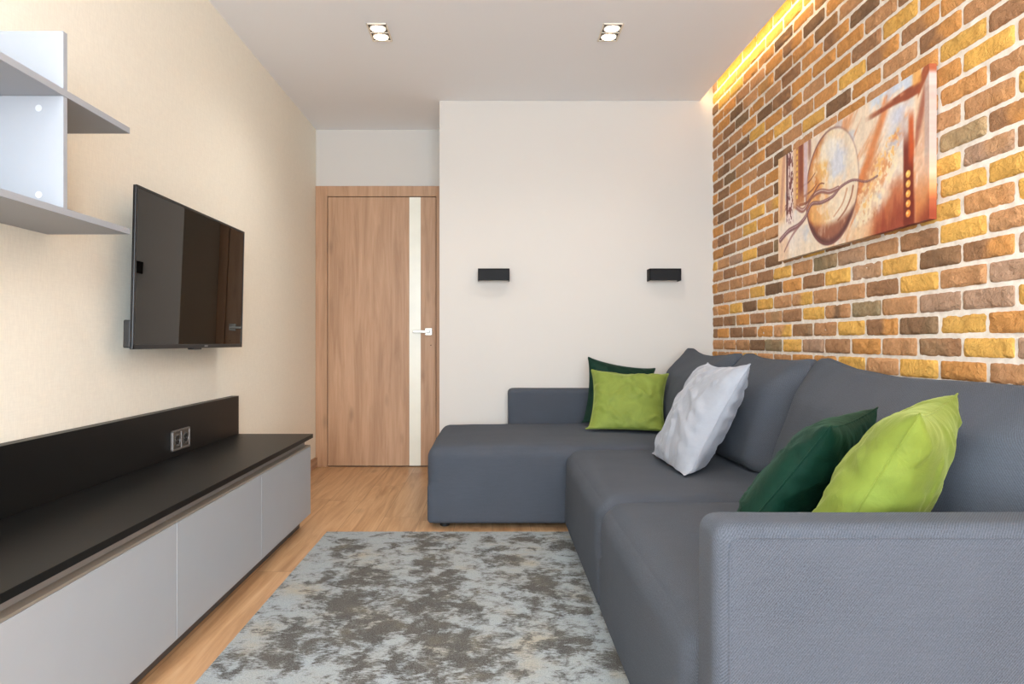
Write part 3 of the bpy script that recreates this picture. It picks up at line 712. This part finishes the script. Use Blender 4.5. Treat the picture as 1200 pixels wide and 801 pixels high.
# ------------------------------------------------------------------ sofa
def rbox(x0, x1, y0, y1, z0, z1, r, crown=0, n=34, bulge=0, seed=0, wob=.003, rz=None, botr=.02):
    """soft upholstered block: rounded box of clustered grid with a crowned top"""
    c = np.array([(x0+x1)/2, (y0+y1)/2, (z0+z1)/2]); h = np.array([(x1-x0)/2, (y1-y0)/2, (z1-z0)/2])
    # parameter clustered near the edges
    s = np.linspace(-1, 1, n); s = np.sign(s)*(1-(1-np.abs(s))**1.6)
    vid = {}; V = []; F = []
    def vert(a, b, cc):
        key = (round(a, 6), round(b, 6), round(cc, 6))
        if key not in vid: vid[key] = len(V); V.append((a, b, cc))
        return vid[key]
    for ax in range(3):
        for sg in (-1, 1):
            for i in range(n-1):
                for j in range(n-1):
                    q = []
                    for (a, b) in ((i, j), (i+1, j), (i+1, j+1), (i, j+1)):
                        p = [0, 0, 0]; p[ax] = sg; p[(ax+1) % 3] = s[a]; p[(ax+2) % 3] = s[b]; q.append(vert(*p))
                    F.append(q if sg > 0 else q[::-1])
    P = np.array(V); Q = P*h
    rr = np.where(P[:, 2] > 0, r, min(r, botr))[:, None] if True else r
    rr = np.minimum(rr, h.min())
    inner = np.clip(Q, -(h-rr), (h-rr)); d = Q-inner; L = np.linalg.norm(d, axis=1, keepdims=True)
    # clustered cube points in the border zone are re-projected on to the rounding
    out = inner+np.where(L > 1e-9, d/np.maximum(L, 1e-9)*np.minimum(L, rr), 0)
    flat = (np.abs(np.abs(P)-1) < 1e-6)
    out = np.where(L > 1e-9, inner+d/np.maximum(L, 1e-9)*rr, out)
    tu, tv_ = P[:, 0], P[:, 1]
    top = sstep(-.2, 1, P[:, 2])
    out[:, 2] += crown*top*(1-tu**4)*(1-tv_**4)
    if bulge:
        out[:, 0] += np.sign(P[:, 0])*bulge*(np.abs(P[:, 0]) > .999)*(1-tv_**4)*(1-P[:, 2]**4)
        out[:, 1] += np.sign(P[:, 1])*bulge*(np.abs(P[:, 1]) > .999)*(1-tu**4)*(1-P[:, 2]**4)
    w = out+c
    nz = (fbm(w[:, 0]*7+w[:, 2]*3, w[:, 1]*7+w[:, 2]*5, seed)-.5)*2*wob
    dirn = d/np.maximum(L, 1e-9)
    w = w+dirn*nz[:, None]*(P[:, 2:3] > -.5)
    return w, F
sofa = empty('corner_sofa', (.9, 2.8, 0), 'large slate grey corner sofa with chaise along the brick wall', 'sofa')
def upart(name, *a, **k):
    Mx = k.pop('M', None)
    w, F = rbox(*a, **k)
    if Mx is not None: w = np.array([(Mx @ Vector(p))[:] for p in w])
    return finish(name, w, F, M['sofa'], sofa)
SB = .026
upart('chaise', -.322, 1.30, 3.452, 4.43, SB, .405, r=.055, crown=.020, seed=1, bulge=.004)
upart('seat', .356, 1.30, 2.349, 3.444, SB, .397, r=.075, crown=.016, seed=2, bulge=.006)
upart('seat', .356, 1.30, 1.262, 2.338, SB, .397, r=.075, crown=.018, seed=3, bulge=.006)
upart('armrest', .364, 1.425, 1.138, 1.258, SB, .625, r=.030, seed=4, wob=.0012, n=40)
upart('side_panel', .100, 1.425, 4.435, 4.563, SB, .627, r=.030, seed=5, wob=.0012)
upart('back_frame', 1.302, 1.425, 1.262, 4.43, SB, .600, r=.03, seed=6, wob=.0012)
# welted seam round the outer face of the near armrest
pts = [(.386, 1.1395, .05), (.386, 1.1395, .585)]+[(.406-.020*math.cos(a), 1.1395, .585+.020*math.sin(a)) for a in np.linspace(.2, math.pi/2, 6)]+[(x, 1.1395, .605) for x in np.linspace(.45, 1.40, 20)]
MB().tube(pts, .0022, 6).build('piping', M['sofa'], sofa)
for (x, y) in ((-.24, 3.53), (-.24, 4.34), (.45, 3.53), (.45, 1.22), (.45, 2.34), (1.25, 1.30), (1.25, 2.34), (1.25, 3.5), (1.25, 4.34)):
    MB().cyl((x, y, .0), (x, y, SB+.004), .024, .027, n=20, bev=.002).build('foot', M['foot'], sofa)

def back_cushion(y0, y1, zt, xb, xt, thick, seed, peak0=.03, peak1=.03, dip=.03):
    """loose back cushion: soft slab between y0 and y1, bottom front edge at xb, leaning back to xt at its top, with peaked upper corners"""
    hy = (y1-y0)/2; H = zt-.415
    w, F = rbox(-thick/2, thick/2, -hy, hy, 0, H, r=.065, n=44, seed=seed, wob=.004, botr=.06)
    u_ = w[:, 1]/hy; vz = np.clip(w[:, 2]/H, 0, 1); tx = w[:, 0]/(thick/2)
    w[:, 0] += np.sign(tx)*np.minimum(np.abs(tx), 1)*.055*(1-np.abs(u_)**2.2).clip(0)*(1-np.abs(2*vz-1)**2.5).clip(0)      # plump faces
    w[:, 0] *= (1-.45*sstep(.72, 1.0, np.abs(u_)))*(1-.50*sstep(.70, 1.0, vz))                                             # thinner at rim
    w[:, 2] -= dip*sstep(.45, 1, vz)*(1-u_**2)
    w[:, 2] += sstep(.4, 1, vz)*(peak0*np.clip(-u_, 0, 1)**3+peak1*np.clip(u_, 0, 1)**3)
    w[:, 1] -= np.sign(u_)*.03*sstep(.5, 1, np.abs(u_))*np.exp(-((vz-.45)/.28)**2)*0
    cr = (fbm(w[:, 1]*5+w[:, 2]*6, w[:, 2]*5-w[:, 1]*4, seed+40, 3)-.5)*.022
    w[:, 0] += cr*np.sign(tx)*(1-np.abs(u_)**4)
    lean = (xt-xb)/H
    x = w[:, 0]+xb+thick/2+lean*w[:, 2]
    return np.stack([x, w[:, 1]+(y0+y1)/2, w[:, 2]+.412], -1), F
for k, a in enumerate(((3.43, 4.375, .870, .985, 1.12, .20), (2.665, 3.43, .865, .985, 1.14, .20), (1.36, 2.665, .850, .985, 1.14, .20))):
    w, F = back_cushion(*a, seed=50+k, peak0=(.01, .0, -.03)[k], peak1=(.035, .02, .03)[k], dip=(.02, .015, .03)[k])
    w[:, 0] = np.minimum(w[:, 0], 1.43)
    w[:, 0] = np.where(w[:, 2] < .605, np.minimum(w[:, 0], 1.300), w[:, 0])
    finish('back_cushion', w, F, M['sofa'], sofa)

# ------------------------------------------------------------------ scatter cushions: inflated square covers
def inflate(n, thick, seed, iters=320, slack=1.0):
    r = np.random.RandomState(seed); L = 1.0/(n-1)
    a = np.linspace(-.5, .5, n); X, Z = np.meshgrid(a, a, indexing='ij')
    P = np.zeros((2, n, n, 3)); P[:, :, :, 0] = X; P[:, :, :, 2] = Z
    env = (1-(2*X)**2)*(1-(2*Z)**2)
    for k, sg in ((0, -1), (1, 1)):
        P[k, :, :, 1] = sg*env*thick*.4+(fbm(X*7+seed, Z*7, seed+k)-.5)*.02*env
    def solve(A, B, L, kc):
        d = B-A; l = np.linalg.norm(d, axis=-1, keepdims=True)+1e-9
        e = (l-L)/l; e = np.where(e > 0, e, e*kc)*.5
        A += d*e; B -= d*e
    for it in range(iters):
        th = P[1, n//2, n//2, 1]-P[0, n//2, n//2, 1]
        push = .004*max(-.3, min(1, (thick-th)/thick*6))
        for k, sg in ((0, -1), (1, 1)):
            du = np.gradient(P[k], axis=0); dv = np.gradient(P[k], axis=1)
            N = np.cross(dv, du)*sg*1.0; N /= np.linalg.norm(N, axis=-1, keepdims=True)+1e-9
            P[k] += N*push
        for _ in range(3):
            for s in (0, 1):
                solve(P[:, s:n-1:2], P[:, s+1:n:2], L*slack, .25)
                solve(P[:, :, s:n-1:2], P[:, :, s+1:n:2], L*slack, .25)
            D = L*math.sqrt(2)*slack
            for s in (0, 1):
                solve(P[:, s:n-1:2, :-1], P[:, s+1:n:2, 1:], D, .08)
                solve(P[:, s:n-1:2, 1:], P[:, s+1:n:2, :-1], D, .08)
            for s in ((0, slice(None)), (n-1, slice(None)), (slice(None), 0), (slice(None), n-1)):
                m = (P[0][s]+P[1][s])*.5; m[:, 1] *= .8; P[0][s] = m; P[1][s] = m
    for _ in range(1):
        Q = P.copy(); Q[:, 1:-1, 1:-1] = .5*P[:, 1:-1, 1:-1]+.125*(P[:, :-2, 1:-1]+P[:, 2:, 1:-1]+P[:, 1:-1, :-2]+P[:, 1:-1, 2:]); P = Q
    return P
def pillow(name, mat, size, thick, Mx, label, group, seed, seat=.416, n=60, crease=.6):
    P = inflate(n, thick/size, seed)*size
    # gathers running in from the seams and a few soft creases
    a = np.linspace(-1, 1, n); A, B = np.meshgrid(a, a, indexing='ij')
    for k, sg in ((0, -1), (1, 1)):
        g = (vnoise(B*8.5+1.2*A, A*1.2+seed, seed+k)-.5)*np.exp(-(1-np.abs(A))/.28)+(vnoise(A*8.5-1.1*B, B*1.2+seed+9, seed+k+3)-.5)*np.exp(-(1-np.abs(B))/.28)
        rd = 1-np.abs(2*fbm(A*1.6+B*1.9+seed, B*1.1-A*1.3, seed+k+60, 3)-1)
        P[k, :, :, 1] += sg*(crease*.020*g+crease*.011*(sstep(.74, 1, rd)-.25))*(1-A**8)*(1-B**8)
    V = []; F = []; ids = np.zeros((2, n, n), int)
    for k in (0, 1):
        for i in range(n):
            for j in range(n):
                if k == 1 and (i in (0, n-1) or j in (0, n-1)): ids[1, i, j] = ids[0, i, j]
                else: ids[k, i, j] = len(V); V.append(P[k, i, j])
        for i in range(n-1):
            for j in range(n-1):
                q = [ids[k, i, j], ids[k, i+1, j], ids[k, i+1, j+1], ids[k, i, j+1]]
                F.append(q if k == 0 else q[::-1])
    W = np.array([(Mx @ Vector(p))[:] for p in V])
    zs = seat+.001
    W[:, 2] = np.where(W[:, 2] < zs+.02, zs+.02*np.exp((W[:, 2]-zs-.02)/.05)-.0, W[:, 2]); W[:, 2] = np.maximum(W[:, 2], zs)
    c = W.mean(0)
    o = finish(name, W, F, mat, None, (c[0], c[1], W[:, 2].min()))
    # corded seam round the edge
    rim = [ids[0, i, 0] for i in range(n)]+[ids[0, n-1, j] for j in range(1, n)]+[ids[0, i, n-1] for i in range(n-2, -1, -1)]+[ids[0, 0, j] for j in range(n-2, 0, -1)]
    tb = MB().tube([W[i] for i in rim], .0022, 6, True)
    tb.v = [(x, y, max(z, zs)) for x, y, z in tb.v]
    tb.build('piping', mat, o)
    return tag(o, label, 'cushion', group)
def frame_from(c, u, v):
    u = Vector(u).normalized(); v = Vector(v); v = (v-u*v.dot(u)).normalized(); nrm = v.cross(u)
    Mx = Matrix((u, nrm, v)).transposed().to_4x4(); Mx.translation = Vector(c); return Mx
G = 'scatter cushions on the corner sofa'
# local: x = width, z = height, y = thickness
pillow('cushion', M['green'], .45, .17, frame_from((.772, 4.258, .592), (1, .10, -.17), (.30, .34, 1)), 'dark green velvet cushion behind the lime one in the far corner of the sofa', G, 11, .435)
pillow('cushion', M['lime_far'], .465, .19, frame_from((.768, 3.965, .572), (1, -.20, -.05), (.24, .58, .84)), 'lime green velvet cushion on the chaise in front of a dark green one', G, 12, .435, crease=1)
pillow('cushion', M['silverfab'], .545, .19, frame_from((.848, 2.90, .605), (0, -1, .02), (.47, -.02, .86)), 'silver grey velvet cushion leaning alone on the middle of the sofa back', G, 13, crease=1.1)
pillow('cushion', M['green'], .445, .15, frame_from((.762, 1.735, .578), (.65, .76, .02), (.19, -.17, .34)), 'dark green velvet cushion behind the lime one by the near armrest', G, 14)
pillow('cushion', M['lime'], .475, .175, frame_from((.818, 1.478, .603), (.65, .76, .02), (.145, -.15, .375)), 'lime green velvet cushion nearest the viewer, just behind the near armrest', G, 15)

# ------------------------------------------------------------------ light, camera
wd = bpy.data.worlds.new('daylight'); bpy.context.scene.world = wd; wd.use_nodes = True
bg = wd.node_tree.nodes['Background']; bg.inputs[0].default_value = (.76, .88, 1.0, 1); bg.inputs[1].default_value = 25.0
pl = bpy.data.lights.new('window_portal', 'AREA'); pl.shape = 'RECTANGLE'; pl.size = wx1-wx0; pl.size_y = wz1-wz0; pl.cycles.is_portal = True
po = bpy.data.objects.new('window_portal', pl); po.location = ((wx0+wx1)/2, YN-.05, (wz0+wz1)/2); po.rotation_euler = (R(90), 0, 0); link(po)

cd = bpy.data.cameras.new('camera'); cam = bpy.data.objects.new('camera', cd); link(cam)
cam.location = (0, 0, CAMZ); cam.rotation_euler = (R(90), 0, 0)
cd.sensor_fit = 'HORIZONTAL'; cd.sensor_width = 36; cd.lens = FPX/1200*36; cd.shift_x = (600-CX)/1200; cd.clip_start = .02
sc = bpy.context.scene; sc.camera = cam
sc.view_settings.view_transform = 'Standard'; sc.view_settings.look = 'None'; sc.view_settings.gamma = 1; sc.view_settings.use_curve_mapping = False
sc.view_settings.exposure = 0.0
sc.cycles.use_denoising = True
sc.cycles.max_bounces = 10; sc.cycles.diffuse_bounces = 6
sc.cycles.sample_clamp_indirect = 8
